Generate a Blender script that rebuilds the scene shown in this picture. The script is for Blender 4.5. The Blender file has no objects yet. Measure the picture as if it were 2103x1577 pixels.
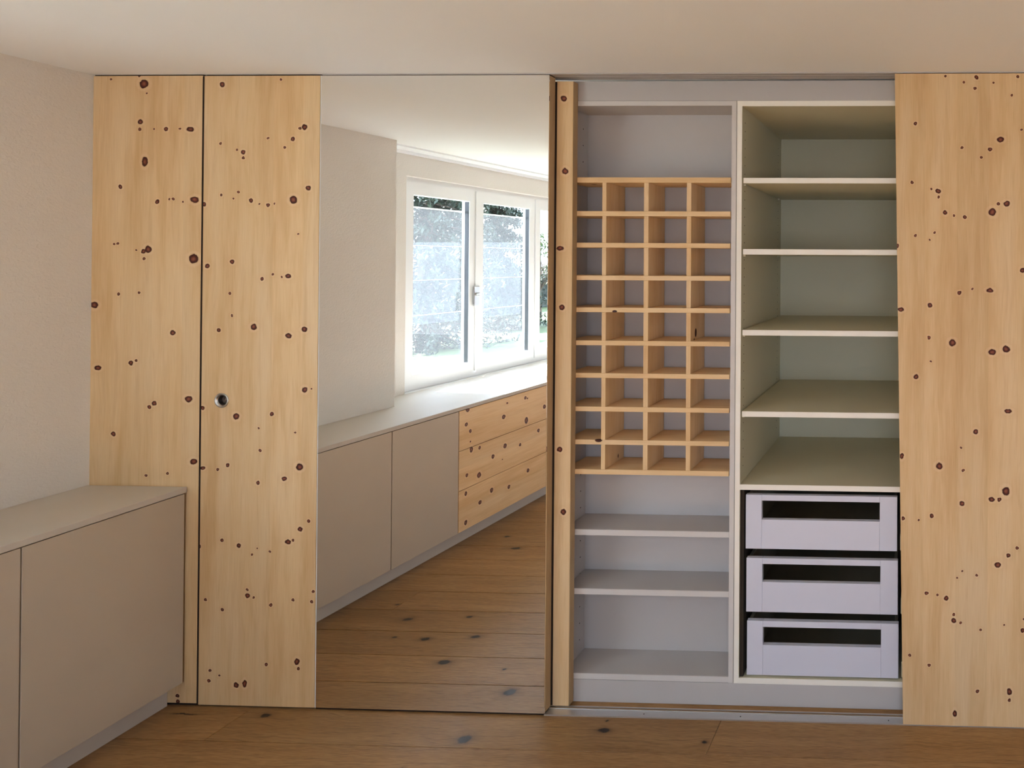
import bpy, bmesh, math, random
from mathutils import Matrix, Vector
random.seed(7)
C = bpy.context.scene.collection
SC = bpy.context.scene

# ---------------------------------------------------------------- camera
# A wide-angle view with the lens shifted, standing to the right of the mirror door.
W, H = 2103.0, 1577.0
FPX, PPX, PPY = 1130.0, 1870.28, 532.0
R = Matrix(((0.99966343, -0.02541832, -0.00519057), (0.02539763, 0.99966937, -0.00401303), (0.00529086, 0.00387986, 0.99997848)))
cam_d = bpy.data.cameras.new('camera'); cam = bpy.data.objects.new('camera', cam_d); C.objects.link(cam)
rx, ry, rz = R.col[0], R.col[1], R.col[2]          # right, forward, up
cam.matrix_world = Matrix(((rx[0], rz[0], -ry[0], 0.0), (rx[1], rz[1], -ry[1], -1.94357), (rx[2], rz[2], -ry[2], 1.63616), (0, 0, 0, 1)))
cam_d.sensor_fit = 'HORIZONTAL'; cam_d.sensor_width = 36.0
cam_d.lens = FPX / W * 36.0
cam_d.shift_x = (W / 2 - PPX) / W
cam_d.shift_y = (PPY - H / 2) / W
cam_d.clip_start = 0.05; cam_d.clip_end = 200
SC.camera = cam

# ---------------------------------------------------------------- world, sun, exposure
SC.view_settings.view_transform = 'Standard'; SC.view_settings.look = 'None'
SC.view_settings.gamma = 1.0; SC.view_settings.exposure = 1.04
try: SC.view_settings.use_curve_mapping = False
except Exception: pass
SC.cycles.diffuse_bounces = 6; SC.cycles.max_bounces = 12; SC.cycles.sample_clamp_indirect = 8.0
wd = bpy.data.worlds.new('sky'); SC.world = wd; wd.use_nodes = True
wn = wd.node_tree; wn.nodes.clear()
wo = wn.nodes.new('ShaderNodeOutputWorld'); wb = wn.nodes.new('ShaderNodeBackground')
sky = wn.nodes.new('ShaderNodeTexSky'); sky.sky_type = 'HOSEK_WILKIE'; sky.turbidity = 5.0; sky.ground_albedo = 0.4
PHI = 0.06626                                       # the left wall is not quite square to the wardrobe
WX = -3.0622                                        # where the left wall meets the wardrobe front
E1 = Vector((math.cos(PHI), math.sin(PHI), 0)); E2 = Vector((-math.sin(PHI), math.cos(PHI), 0))
def wall_pt(a, s, z): return Vector((WX, 0, 0)) + E1 * a + E2 * s + Vector((0, 0, z))
SUN_EL = math.radians(31)
sun_from = (-E1 * math.cos(SUN_EL) - E2 * 0.02 + Vector((0, 0, math.sin(SUN_EL)))).normalized()
sky.sun_direction = sun_from
mixc = wn.nodes.new('ShaderNodeMix'); mixc.data_type = 'RGBA'; mixc.inputs['Factor'].default_value = 0.7
mixc.inputs['B'].default_value = (0.80, 0.97, 1.24, 1)
wn.links.new(sky.outputs[0], mixc.inputs['A']); wn.links.new(mixc.outputs['Result'], wb.inputs['Color'])
wb.inputs['Strength'].default_value = 5.4
wn.links.new(wb.outputs[0], wo.inputs[0])
sd = bpy.data.lights.new('sun', 'SUN'); sd.energy = 42.0; sd.angle = math.radians(0.6); sd.color = (0.95, 0.98, 1.02)
so = bpy.data.objects.new('sun', sd); C.objects.link(so)
so.rotation_euler = sun_from.to_track_quat('Z', 'Y').to_euler(); so.location = (-8, 0, 6)
def portal(p, normal, w, h):
    l = bpy.data.lights.new('sky_portal', 'AREA'); l.shape = 'RECTANGLE'; l.size = w; l.size_y = h
    l.cycles.is_portal = True
    o = bpy.data.objects.new('sky_portal', l); C.objects.link(o)
    o.location = p; o.rotation_euler = Vector(normal).to_track_quat('-Z', 'Y').to_euler()
    return o

# ---------------------------------------------------------------- materials
# knots: position across, height, half-width, half-height in metres
KN_FIXED = [ (-2.994,2.308,0.0061,0.0059),(-2.991,2.288,0.0042,0.0041),(-2.884,2.302,0.0066,0.0064),(-2.866,2.272,0.0178,0.0172),(-2.855,2.237,0.0038,0.0036),(-2.878,2.132,0.0103,0.01),(-2.88,2.105,0.0066,0.0063),(-2.826,2.106,0.0038,0.0036),(-2.78,2.106,0.0084,0.0081),(-2.728,2.107,0.0047,0.0045),(-2.688,2.105,0.015,0.0099),(-2.952,1.894,0.0085,0.0082),(-2.86,1.986,0.0117,0.019),(-2.811,1.839,0.0084,0.0081),(-2.764,1.85,0.0042,0.0041),(-2.75,1.85,0.0056,0.0054),(-2.669,1.847,0.0173,0.0126),(-2.713,1.839,0.0035,0.0035),(-2.973,1.684,0.0052,0.005),(-2.959,1.685,0.0052,0.005),(-2.888,1.662,0.0038,0.0036),(-2.861,1.657,0.0094,0.009),(-2.843,1.665,0.0141,0.0136),(-2.859,1.63,0.0056,0.0054),(-2.671,1.631,0.0187,0.0181),(-2.954,1.5,0.0061,0.0059),(-2.876,1.506,0.0056,0.0054),(-3.046,1.459,0.0165,0.0127),(-2.747,1.36,0.0108,0.0104),(-3.03,1.229,0.0141,0.01),(-2.904,1.248,0.0094,0.009),(-2.884,1.258,0.0061,0.0059),(-2.814,1.101,0.0089,0.0086),(-2.832,1.088,0.0075,0.0072),(-2.684,1.119,0.0154,0.0117),(-2.968,0.988,0.0094,0.009),(-2.663,0.891,0.0154,0.0108),(-2.842,0.838,0.0056,0.0054),(-2.761,0.847,0.0061,0.0059),(-2.714,0.038,0.0071,0.0069),(-2.713,0.017,0.0077,0.0074) ]
KN_DOOR = [ (-2.569,2.268,0.0103,0.0099),(-2.385,2.304,0.0046,0.0045),(-2.349,2.287,0.0051,0.005),(-2.573,2.053,0.0061,0.0059),(-2.511,2.029,0.0047,0.0045),(-2.488,2.021,0.0093,0.009),(-2.487,2,0.0056,0.0054),(-2.395,2.073,0.0051,0.005),(-2.332,2.039,0.0051,0.005),(-2.302,2.069,0.0083,0.0081),(-2.258,2.113,0.0111,0.0108),(-2.275,2.108,0.006,0.0058),(-2.568,1.865,0.0056,0.0054),(-2.504,1.876,0.0051,0.005),(-2.522,1.852,0.0037,0.0036),(-2.456,1.845,0.0088,0.0086),(-2.426,1.832,0.0035,0.0035),(-2.392,1.828,0.0074,0.0072),(-2.368,1.833,0.0035,0.0035),(-2.297,1.848,0.0153,0.0148),(-2.242,1.891,0.0097,0.0094),(-2.634,1.831,0.0093,0.009),(-2.279,1.723,0.0042,0.004),(-2.619,1.605,0.0093,0.009),(-2.525,1.621,0.0084,0.0081),(-2.412,1.56,0.0074,0.0072),(-2.372,1.575,0.0051,0.0049),(-2.338,1.567,0.0035,0.0035),(-2.314,1.57,0.0125,0.0081),(-2.532,1.506,0.0051,0.005),(-2.524,1.425,0.0046,0.0045),(-2.573,1.372,0.0079,0.0077),(-2.442,1.384,0.0125,0.0121),(-2.311,1.353,0.0125,0.0094),(-2.252,1.377,0.012,0.0094),(-2.248,1.158,0.0111,0.0108),(-2.631,1.088,0.0089,0.0086),(-2.504,1.058,0.0125,0.0121),(-2.37,1.069,0.0079,0.0076),(-2.223,1.162,0.0035,0.0035),(-2.419,1.017,0.0042,0.004),(-2.283,1.003,0.0042,0.004),(-2.413,0.935,0.006,0.0058),(-2.627,0.869,0.0093,0.0067),(-2.572,0.864,0.006,0.0058),(-2.534,0.88,0.0074,0.0072),(-2.42,0.818,0.0079,0.0076),(-2.322,0.834,0.0102,0.0081),(-2.265,0.878,0.0138,0.0134),(-2.229,0.682,0.0055,0.0054),(-2.26,0.652,0.0092,0.0089),(-2.305,0.605,0.0125,0.0089),(-2.287,0.612,0.0055,0.0054),(-2.553,0.607,0.006,0.0058),(-2.489,0.589,0.0088,0.0085),(-2.42,0.581,0.0037,0.0036),(-2.44,0.557,0.0042,0.004),(-2.373,0.569,0.0042,0.004),(-2.456,0.429,0.0056,0.0054),(-2.455,0.408,0.0093,0.009),(-2.432,0.401,0.0051,0.0049),(-2.613,0.389,0.0056,0.0054),(-2.549,0.355,0.0056,0.0054),(-2.367,0.376,0.0065,0.0063),(-2.284,0.396,0.0055,0.0054),(-2.21,0.428,0.0055,0.0054),(-2.215,0.39,0.006,0.0058),(-2.637,0.584,0.0047,0.0081),(-2.382,0.16,0.0065,0.0063),(-2.268,0.173,0.0106,0.0125),(-2.263,0.148,0.0059,0.0057),(-2.593,0.133,0.0053,0.0051),(-2.598,0.096,0.0065,0.0063),(-2.558,0.115,0.0041,0.004),(-2.494,0.083,0.01,0.0097),(-2.463,0.088,0.0083,0.0143) ]
KN_RIGHT = [ (0.07,2.29,0.0046,0.0046),(0.179,2.286,0.0076,0.0076),(0.135,2.269,0.0046,0.0046),(0.174,2.247,0.0061,0.0061),(0.24,2.267,0.0046,0.0046),(0.324,2.288,0.0061,0.0061),(0.304,2.223,0.0035,0.0035),(-0.035,2.123,0.0069,0.0069),(0.13,2.037,0.0061,0.0061),(0.197,2.004,0.0053,0.0053),(0.228,2.032,0.0068,0.0069),(0.265,2.066,0.0129,0.0099),(0.338,2.101,0.0045,0.0046),(-0.046,1.915,0.0061,0.0061),(0.023,1.891,0.0046,0.0046),(0.046,1.884,0.0107,0.0084),(0.048,1.863,0.0053,0.0053),(0.071,1.808,0.0084,0.0084),(0.102,1.797,0.0035,0.0053),(0.14,1.793,0.0068,0.0069),(0.238,1.811,0.0144,0.0145),(0.258,1.84,0.0076,0.0061),(0.287,1.841,0.0121,0.0099),(-0.033,1.727,0.0053,0.0053),(0.035,1.738,0.0046,0.0046),(0.017,1.712,0.0035,0.0035),(-0.097,1.691,0.0061,0.0084),(0.344,1.607,0.0091,0.0091),(0.123,1.525,0.0076,0.0076),(0.169,1.54,0.0046,0.0046),(0.231,1.535,0.0136,0.0076),(-0.083,1.465,0.0115,0.0084),(0.019,1.481,0.0084,0.0084),(0.016,1.368,0.0061,0.0061),(0.099,1.35,0.0129,0.0129),(0.239,1.318,0.0144,0.0114),(0.288,1.329,0.0144,0.0121),(0.023,1.284,0.0038,0.0038),(-0.028,1.229,0.0091,0.0091),(0.296,1.111,0.0143,0.0084),(0.183,1.037,0.0093,0.0093),(0.131,0.98,0.0042,0.0042),(-0.077,0.948,0.0076,0.011),(0.055,0.915,0.0127,0.0127),(0.139,0.9,0.0059,0.0059),(0.24,0.8,0.0118,0.0084),(0.267,0.8,0.0076,0.0076),(0.289,0.83,0.0143,0.0168),(0.136,0.784,0.0093,0.0093),(0.03,0.739,0.0076,0.0076),(-0.016,0.724,0.0042,0.0042),(-0.071,0.729,0.0059,0.0076),(0.262,0.571,0.0126,0.0092),(0.298,0.605,0.0075,0.0076),(0.33,0.633,0.0059,0.0059),(0.189,0.534,0.005,0.005),(0.12,0.523,0.0042,0.0042),(0.139,0.547,0.0035,0.0035),(0.013,0.467,0.0068,0.0067),(0.051,0.462,0.0035,0.0051),(0.082,0.451,0.0084,0.0084),(0.109,0.395,0.0051,0.005),(0.109,0.373,0.0093,0.0093),(0.133,0.366,0.0042,0.0042),(0.203,0.342,0.005,0.005),(0.286,0.362,0.0035,0.0035),(0.354,0.383,0.005,0.005),(0.35,0.344,0.0075,0.0075),(-0.045,0.249,0.0051,0.0051),(0.023,0.215,0.0059,0.0059),(0.193,0.127,0.0067,0.0067),(0.305,0.129,0.0092,0.0117),(0.305,0.099,0.0059,0.0059),(0.114,0.048,0.0076,0.0134) ]
KN_INNER = [ (-1.324,2.225,0.0118,0.0116),(-1.317,1.959,0.0127,0.0125),(-1.333,1.676,0.0145,0.0089),(-1.324,1.461,0.0108,0.0107),(-1.329,0.942,0.0099,0.0098),(-1.314,0.714,0.0108,0.0106) ]
KN_DRAWER = [ (-1.171,0.772,0.0127,0.0142),(-1.163,0.69,0.0103,0.0113),(-1.189,0.646,0.0088,0.0114),(-1.192,0.584,0.0048,0.0043),(-1.422,0.661,0.013,0.0145),(-1.447,0.74,0.0075,0.0062),(-1.59,0.738,0.0112,0.0112),(-1.608,0.731,0.0072,0.0056),(-1.6,0.589,0.0144,0.0225),(-1.755,0.638,0.0134,0.0151),(-1.197,0.536,0.0113,0.0171),(-1.252,0.529,0.0084,0.0102),(-1.345,0.444,0.0115,0.0134),(-1.433,0.479,0.0121,0.0153),(-1.551,0.447,0.009,0.0103),(-1.704,0.492,0.012,0.0132),(-1.415,0.402,0.0046,0.0038),(-1.169,0.4,0.0087,0.0106),(-1.25,0.369,0.0134,0.0174),(-1.165,0.297,0.0079,0.0141),(-1.258,0.206,0.0101,0.0124),(-1.338,0.244,0.0115,0.0149),(-1.465,0.212,0.0095,0.0124),(-1.617,0.258,0.0114,0.0137),(-1.165,0.131,0.0096,0.0152) ]

def srgb(r, g, b):
    f = lambda v: (v / 255 / 12.92) if v / 255 <= 0.04045 else ((v / 255 + 0.055) / 1.055) ** 2.4
    return (f(r), f(g), f(b), 1)
class NT:
    def __init__(s, name):
        s.m = bpy.data.materials.new(name); s.m.use_nodes = True; s.t = s.m.node_tree
        s.b = s.t.nodes['Principled BSDF']; s.out = s.t.nodes['Material Output']
    def n(s, t, **k):
        x = s.t.nodes.new(t)
        for a, v in k.items(): setattr(x, a, v)
        return x
    def l(s, a, b): s.t.links.new(a, b)
    def noise(s, vec, scale, detail=3, rough=0.5, dist=0.0):
        x = s.n('ShaderNodeTexNoise'); x.inputs['Scale'].default_value = scale; x.inputs['Detail'].default_value = detail
        x.inputs['Roughness'].default_value = rough; x.inputs['Distortion'].default_value = dist
        if vec is not None: s.l(vec, x.inputs['Vector'])
        return x.outputs['Fac']
    def mapping(s, vec, sc):
        x = s.n('ShaderNodeMapping'); x.inputs['Scale'].default_value = sc; s.l(vec, x.inputs['Vector']); return x.outputs[0]
    def ramp(s, fac, stops, interp='LINEAR'):
        x = s.n('ShaderNodeValToRGB'); x.color_ramp.interpolation = interp
        e = x.color_ramp.elements
        while len(e) < len(stops): e.new(0.5)
        for i, (p, c) in enumerate(stops): e[i].position = p; e[i].color = c if len(c) == 4 else (*c, 1)
        s.l(fac, x.inputs['Fac']); return x.outputs['Color']
    def mix(s, f, a, b, mode='MIX'):
        x = s.n('ShaderNodeMix'); x.data_type = 'RGBA'; x.blend_type = mode
        for k, v in (('Factor', f), ('A', a), ('B', b)):
            if hasattr(v, 'is_linked') or hasattr(v, 'links'): s.l(v, x.inputs[k])
            else: x.inputs[k].default_value = v
        return x.outputs['Result']
    def math(s, op, a, b=0.0, clamp=False):
        x = s.n('ShaderNodeMath'); x.operation = op; x.use_clamp = clamp
        for i, v in enumerate((a, b)):
            if hasattr(v, 'links'): s.l(v, x.inputs[i])
            else: x.inputs[i].default_value = v
        return x.outputs[0]
    def bump(s, h, strength, dist=0.001):
        x = s.n('ShaderNodeBump'); x.inputs['Strength'].default_value = strength; x.inputs['Distance'].default_value = dist
        s.l(h, x.inputs['Height']); s.l(x.outputs[0], s.b.inputs['Normal'])

def plain(name, col, rough=0.5, metal=0.0, spec=0.4, mottle=0.0, bump=0.0, bscale=300):
    t = NT(name); t.b.inputs['Roughness'].default_value = rough; t.b.inputs['Metallic'].default_value = metal
    t.b.inputs['Specular IOR Level'].default_value = spec
    tc = t.n('ShaderNodeTexCoord').outputs['Object']
    if mottle:
        f = t.noise(tc, 6, 4)
        c2 = tuple(v * (1 - mottle) for v in col[:3]) + (1,)
        c1 = tuple(min(1, v * (1 + mottle)) for v in col[:3]) + (1,)
        t.l(t.ramp(f, [(0.3, c2), (0.7, c1)]), t.b.inputs['Base Color'])
    else: t.b.inputs['Base Color'].default_value = col
    if bump: t.bump(t.noise(tc, bscale, 2), bump, 0.0006)
    return t.m

def knot_min(t, vec, knots, axes):
    """smallest normalised distance to the listed knots; axes picks which two coordinates carry the list"""
    d = None
    for (u, v, ru, rv) in knots:
        x = t.n('ShaderNodeVectorMath'); x.operation = 'MULTIPLY_ADD'
        m = [0, 0, 0]; a = [0, 0, 0]
        m[axes[0]] = 1 / ru; m[axes[1]] = 1 / rv; a[axes[0]] = -u / ru; a[axes[1]] = -v / rv
        t.l(vec, x.inputs[0]); x.inputs[1].default_value = m; x.inputs[2].default_value = a
        y = t.n('ShaderNodeVectorMath'); y.operation = 'LENGTH'; t.l(x.outputs[0], y.inputs[0])
        if d is None: d = y.outputs['Value']
        else: d = t.math('MINIMUM', y.outputs['Value'], d)
    return d

def pine(name, knots=(), axes=(0, 2), grain=2, tone=1.0, rnd=False, width_axis=None):
    """knotty softwood; grain = axis the fibres run along"""
    t = NT(name); t.b.inputs['Roughness'].default_value = 0.62; t.b.inputs['Specular IOR Level'].default_value = 0.3
    tc = t.n('ShaderNodeTexCoord').outputs['Object']
    if rnd:
        oi = t.n('ShaderNodeObjectInfo'); ad = t.n('ShaderNodeVectorMath'); ad.operation = 'ADD'
        cb = t.n('ShaderNodeCombineXYZ')
        for i in range(3): t.l(t.math('MULTIPLY', oi.outputs['Random'], 37.0 + 11 * i), cb.inputs[i])
        t.l(tc, ad.inputs[0]); t.l(cb.outputs[0], ad.inputs[1]); base = ad.outputs[0]
    else: base = tc
    # slow warp so that fibres wander
    wn_ = t.n('ShaderNodeTexNoise'); wn_.inputs['Scale'].default_value = 3.0; wn_.inputs['Detail'].default_value = 1
    t.l(base, wn_.inputs['Vector'])
    wv = t.n('ShaderNodeVectorMath'); wv.operation = 'MULTIPLY_ADD'
    t.l(wn_.outputs['Color'], wv.inputs[0]); wv.inputs[1].default_value = (0.03, 0.03, 0.03)
    t.l(base, wv.inputs[2]); wb_ = wv.outputs[0]
    sc = [11, 11, 11]; sc[grain] = 1.1
    f1 = t.noise(t.mapping(wb_, sc), 1.0, 5, 0.6, 0.25)
    sc = [46, 46, 46]; sc[grain] = 2.6
    f2 = t.noise(t.mapping(wb_, sc), 1.0, 4, 0.6, 0.5)
    sc = [420, 420, 420]; sc[grain] = 9
    f3 = t.noise(t.mapping(base, sc), 1.0, 2, 0.5)
    k = tone
    ca = (0.745 * k, 0.52 * k, 0.280 * k, 1); cb_ = (0.64 * k, 0.405 * k, 0.190 * k, 1); cc = (0.78 * k, 0.575 * k, 0.345 * k, 1)
    col = t.ramp(f1, [(0.33, cb_), (0.5, ca), (0.66, cc)])
    col = t.mix(t.math('MULTIPLY', t.ramp(f2, [(0.50, (0, 0, 0)), (0.78, (1, 1, 1))]), 0.5), col, (0.55 * k, 0.31 * k, 0.135 * k, 1))
    col = t.mix(0.2, col, t.ramp(f3, [(0.3, (0.50 * k, 0.29 * k, 0.14 * k)), (0.7, (0.82 * k, 0.62 * k, 0.39 * k))]))
    if knots:
        # the panel is glued up from lamellas about 11 cm wide, each a touch lighter or darker
        sx = t.n('ShaderNodeSeparateXYZ'); t.l(tc, sx.inputs[0])
        lam = t.math('FLOOR', t.math('DIVIDE', sx.outputs[0 if grain == 2 else 2], 0.113))
        wnz = t.n('ShaderNodeTexWhiteNoise'); wnz.noise_dimensions = '1D'; t.l(lam, wnz.inputs['W'])
        tv = t.n('ShaderNodeCombineXYZ'); g_ = t.math('ADD', 0.94, t.math('MULTIPLY', wnz.outputs['Value'], 0.09))
        for i in range(3): t.l(g_, tv.inputs[i])
        col = t.mix(1.0, col, tv.outputs[0], 'MULTIPLY')
        nz = t.n('ShaderNodeTexNoise'); nz.inputs['Scale'].default_value = 70; nz.inputs['Detail'].default_value = 1
        t.l(tc, nz.inputs['Vector'])
        pv = t.n('ShaderNodeVectorMath'); pv.operation = 'MULTIPLY_ADD'
        t.l(nz.outputs['Color'], pv.inputs[0]); pv.inputs[1].default_value = (0.008, 0.008, 0.008); t.l(tc, pv.inputs[2])
        po = t.n('ShaderNodeVectorMath'); po.operation = 'ADD'; po.inputs[1].default_value = (-0.004, -0.004, -0.004)
        t.l(pv.outputs[0], po.inputs[0])
        d = knot_min(t, po.outputs[0], knots, axes)
        # halo of tight fibres around a knot, then the dark ringed knot itself
        halo = t.ramp(t.math('MULTIPLY', d, 0.25), [(0.25, (0.0, 0.0, 0.0)), (0.34, (0.9, 0.9, 0.9)), (0.55, (0.35,) * 3), (0.95, (0, 0, 0))])
        # a pale ring right outside the bark ring, then a warm stain fading away
        col = t.mix(t.math('MULTIPLY', halo, 0.3), col, t.ramp(t.math('MULTIPLY', d, 0.25), [(0.25, (0.86 * k, 0.64 * k, 0.46 * k)), (0.36, (0.82 * k, 0.56 * k, 0.36 * k)), (0.48, (0.60 * k, 0.33 * k, 0.15 * k))]))
        kc = t.ramp(d, [(0.0, (0.30, 0.105, 0.060)), (0.22, (0.24, 0.075, 0.040)), (0.46, (0.14, 0.030, 0.016)), (0.62, (0.055, 0.010, 0.006)), (0.88, (0.065, 0.012, 0.007)), (1.0, (0.20, 0.06, 0.03))])
        kf = t.math('SUBTRACT', 1.0, t.ramp(d, [(0.88, (0, 0, 0)), (1.0, (1, 1, 1))]), True)
        col = t.mix(kf, col, kc)
    if rnd:
        # stray small knots in the thin slats
        vo = t.n('ShaderNodeTexVoronoi'); vo.inputs['Scale'].default_value = 1.0; vo.inputs['Randomness'].default_value = 1.0
        sc = [15, 15, 15]; sc[grain] = 8
        t.l(t.mapping(base, sc), vo.inputs['Vector'])
        sep = t.n('ShaderNodeSeparateColor'); t.l(vo.outputs['Color'], sep.inputs[0])
        rad = t.math('MULTIPLY', t.math('SUBTRACT', sep.outputs[0], 0.62, True), 0.42)
        kk = t.math('MULTIPLY', t.math('SUBTRACT', rad, vo.outputs['Distance']), 40.0, True)
        col = t.mix(kk, col, (0.055, 0.014, 0.008, 1))
    t.l(col, t.b.inputs['Base Color'])
    t.bump(f3, 0.12, 0.0004)
    return t.m
OAK_KNOTS = [(-2.335,-.500,.024,.012),(-2.072,-.525,.016,.008),(-2.139,-.376,.022,.010),(-1.935,-.397,.022,.010),(-1.939,-.245,.030,.014),
 (-1.558,-.102,.024,.018),(-2.306,-1.119,.032,.012),(-2.453,-1.247,.018,.008),(-2.28,-.382,.012,.005),(-2.485,-.602,.010,.005),(-1.669,-.216,.008,.006),
 (-2.347,-.0285,.022,.008),(-1.107,-.0526,.024,.011),(-.739,-.0857,.009,.006),(-2.64,-.0316,.05,.0025),(-1.118,-.012,.006,.004)]
def oak():
    t = NT('oak floorboard'); t.b.inputs['Roughness'].default_value = 0.42; t.b.inputs['Specular IOR Level'].default_value = 0.35
    tc = t.n('ShaderNodeTexCoord').outputs['Object']
    oi = t.n('ShaderNodeObjectInfo'); cb = t.n('ShaderNodeCombineXYZ')
    for i in range(3): t.l(t.math('MULTIPLY', oi.outputs['Random'], 31.0 + 7 * i), cb.inputs[i])
    ad = t.n('ShaderNodeVectorMath'); ad.operation = 'ADD'; t.l(tc, ad.inputs[0]); t.l(cb.outputs[0], ad.inputs[1])
    nz = t.n('ShaderNodeTexNoise'); nz.inputs['Scale'].default_value = 4; nz.inputs['Detail'].default_value = 2; t.l(ad.outputs[0], nz.inputs['Vector'])
    wv = t.n('ShaderNodeVectorMath'); wv.operation = 'MULTIPLY_ADD'; t.l(nz.outputs['Color'], wv.inputs[0]); wv.inputs[1].default_value = (0.04, 0.05, 0); t.l(ad.outputs[0], wv.inputs[2])
    f1 = t.noise(t.mapping(wv.outputs[0], (1.3, 22, 1)), 1.0, 4, 0.6)
    f2 = t.noise(t.mapping(wv.outputs[0], (7, 130, 1)), 1.0, 3, 0.6, 0.6)
    f3 = t.noise(t.mapping(ad.outputs[0], (30, 600, 1)), 1.0, 2)
    col = t.ramp(f1, [(0.28, (0.245, 0.125, 0.046)), (0.5, (0.335, 0.182, 0.070)), (0.75, (0.42, 0.245, 0.105))])
    col = t.mix(t.math('MULTIPLY', t.ramp(f2, [(0.48, (0, 0, 0)), (0.68, (1, 1, 1))]), 0.7), col, (0.15, 0.076, 0.032, 1))
    col = t.mix(0.38, col, t.ramp(f3, [(0.3, (0.17, 0.080, 0.030)), (0.7, (0.46, 0.28, 0.13))]))
    tone = t.math('ADD', 0.9, t.math('MULTIPLY', oi.outputs['Random'], 0.22))
    tv = t.n('ShaderNodeCombineXYZ')
    for i in range(3): t.l(tone, tv.inputs[i])
    col = t.mix(1.0, col, tv.outputs[0], 'MULTIPLY')
    n2 = t.n('ShaderNodeTexNoise'); n2.inputs['Scale'].default_value = 45; t.l(tc, n2.inputs['Vector'])
    pv = t.n('ShaderNodeVectorMath'); pv.operation = 'MULTIPLY_ADD'; t.l(n2.outputs['Color'], pv.inputs[0]); pv.inputs[1].default_value = (0.02, 0.012, 0); t.l(tc, pv.inputs[2])
    po = t.n('ShaderNodeVectorMath'); po.operation = 'ADD'; po.inputs[1].default_value = (-0.01, -0.006, 0); t.l(pv.outputs[0], po.inputs[0])
    d = knot_min(t, po.outputs[0], OAK_KNOTS, (0, 1))
    halo = t.ramp(t.math('MULTIPLY', d, 0.3), [(0.25, (0.75,) * 3), (0.5, (0.25,) * 3), (0.8, (0, 0, 0))])
    col = t.mix(t.math('MULTIPLY', halo, 0.8), col, (0.11, 0.055, 0.025, 1))
    kf = t.math('SUBTRACT', 1.0, t.ramp(d, [(0.65, (0, 0, 0)), (1.0, (1, 1, 1))]), True)
    col = t.mix(kf, col, (0.026, 0.018, 0.014, 1))
    t.l(col, t.b.inputs['Base Color']); t.bump(f2, 0.15, 0.0006)
    return t.m
def glass_mat():
    t = NT('window glass'); t.t.nodes.remove(t.b)
    tr = t.n('ShaderNodeBsdfTransparent'); tr.inputs[0].default_value = (0.95, 0.96, 0.96, 1)
    gl = t.n('ShaderNodeBsdfGlossy'); gl.inputs['Roughness'].default_value = 0.0
    lw = t.n('ShaderNodeLayerWeight'); lw.inputs['Blend'].default_value = 0.5
    fr_ = t.math('ADD', t.math('MULTIPLY', t.math('POWER', lw.outputs['Facing'], 5.0), 0.5), 0.03)
    mx = t.n('ShaderNodeMixShader'); t.l(fr_, mx.inputs[0]); t.l(tr.outputs[0], mx.inputs[1]); t.l(gl.outputs[0], mx.inputs[2])
    t.l(mx.outputs[0], t.out.inputs[0]); return t.m
def screen_mat():
    t = NT('translucent screen'); t.t.nodes.remove(t.b)
    tr = t.n('ShaderNodeBsdfTransparent')
    df = t.n('ShaderNodeBsdfTranslucent'); df.inputs[0].default_value = (0.85, 0.9, 1.0, 1)
    d2 = t.n('ShaderNodeBsdfDiffuse'); d2.inputs[0].default_value = (0.85, 0.9, 1.0, 1)
    m2 = t.n('ShaderNodeMixShader'); m2.inputs[0].default_value = 0.3; t.l(df.outputs[0], m2.inputs[1]); t.l(d2.outputs[0], m2.inputs[2])
    mx = t.n('ShaderNodeMixShader'); mx.inputs[0].default_value = 0.016; t.l(tr.outputs[0], mx.inputs[1]); t.l(m2.outputs[0], mx.inputs[2])
    t.l(mx.outputs[0], t.out.inputs[0]); return t.m
def leaf_mat(name, ca, cb):
    t = NT(name); t.b.inputs['Roughness'].default_value = 0.7
    tc = t.n('ShaderNodeTexCoord').outputs['Object']
    t.l(t.ramp(t.noise(tc, 3.5, 4), [(0.35, ca), (0.65, cb)]), t.b.inputs['Base Color']); return t.m
def plaster(name, col, scale, strength):
    t = NT(name); t.b.inputs['Roughness'].default_value = 0.9; t.b.inputs['Specular IOR Level'].default_value = 0.15
    tc = t.n('ShaderNodeTexCoord').outputs['Object']
    f = t.noise(tc, 1.2, 3); c2 = tuple(v * 0.965 for v in col[:3]) + (1,)
    t.l(t.ramp(f, [(0.3, c2), (0.7, col)]), t.b.inputs['Base Color'])
    t.bump(t.noise(tc, scale, 3, 0.6, 0.8), strength, 0.002); return t.m

M = {}
M['plaster'] = plaster('rough white plaster', (0.76, 0.735, 0.70, 1), 110, 0.9)
M['smooth'] = plaster('smooth white plaster', (0.80, 0.78, 0.75, 1), 160, 0.15)
M['ceiling'] = plaster('painted ceiling', (0.80, 0.81, 0.825, 1), 220, 0.12)
M['taupe'] = plain('matt warm grey lacquer', (0.50, 0.43, 0.345, 1), 0.45, spec=0.7, mottle=0.02, bump=0.15, bscale=900)
M['taupe_top'] = plain('matt grey worktop', (0.56, 0.515, 0.46, 1), 0.45, mottle=0.02, bump=0.1, bscale=900)
M['gap_shade'] = plain('dark gap shade', (0.020, 0.009, 0.004, 1), 0.9)  # near-black colour standing in for shade in the gaps round the doors
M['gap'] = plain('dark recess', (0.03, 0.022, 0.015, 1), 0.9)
M['grey'] = plain('light grey melamine', (0.465, 0.445, 0.445, 1), 0.5, mottle=0.015)
M['cream'] = plain('cream white melamine', (0.61, 0.575, 0.43, 1), 0.5, mottle=0.015)  # darker than the fronts: the dim interior is put into the colour
M['drawer'] = plain('white drawer lacquer', (0.61, 0.62, 0.73, 1), 0.45, mottle=0.01)
M['drawer_in'] = plain('shaded drawer lining', (0.20, 0.19, 0.15, 1), 0.7)  # shade inside the drawers put into the lining colour
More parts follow.
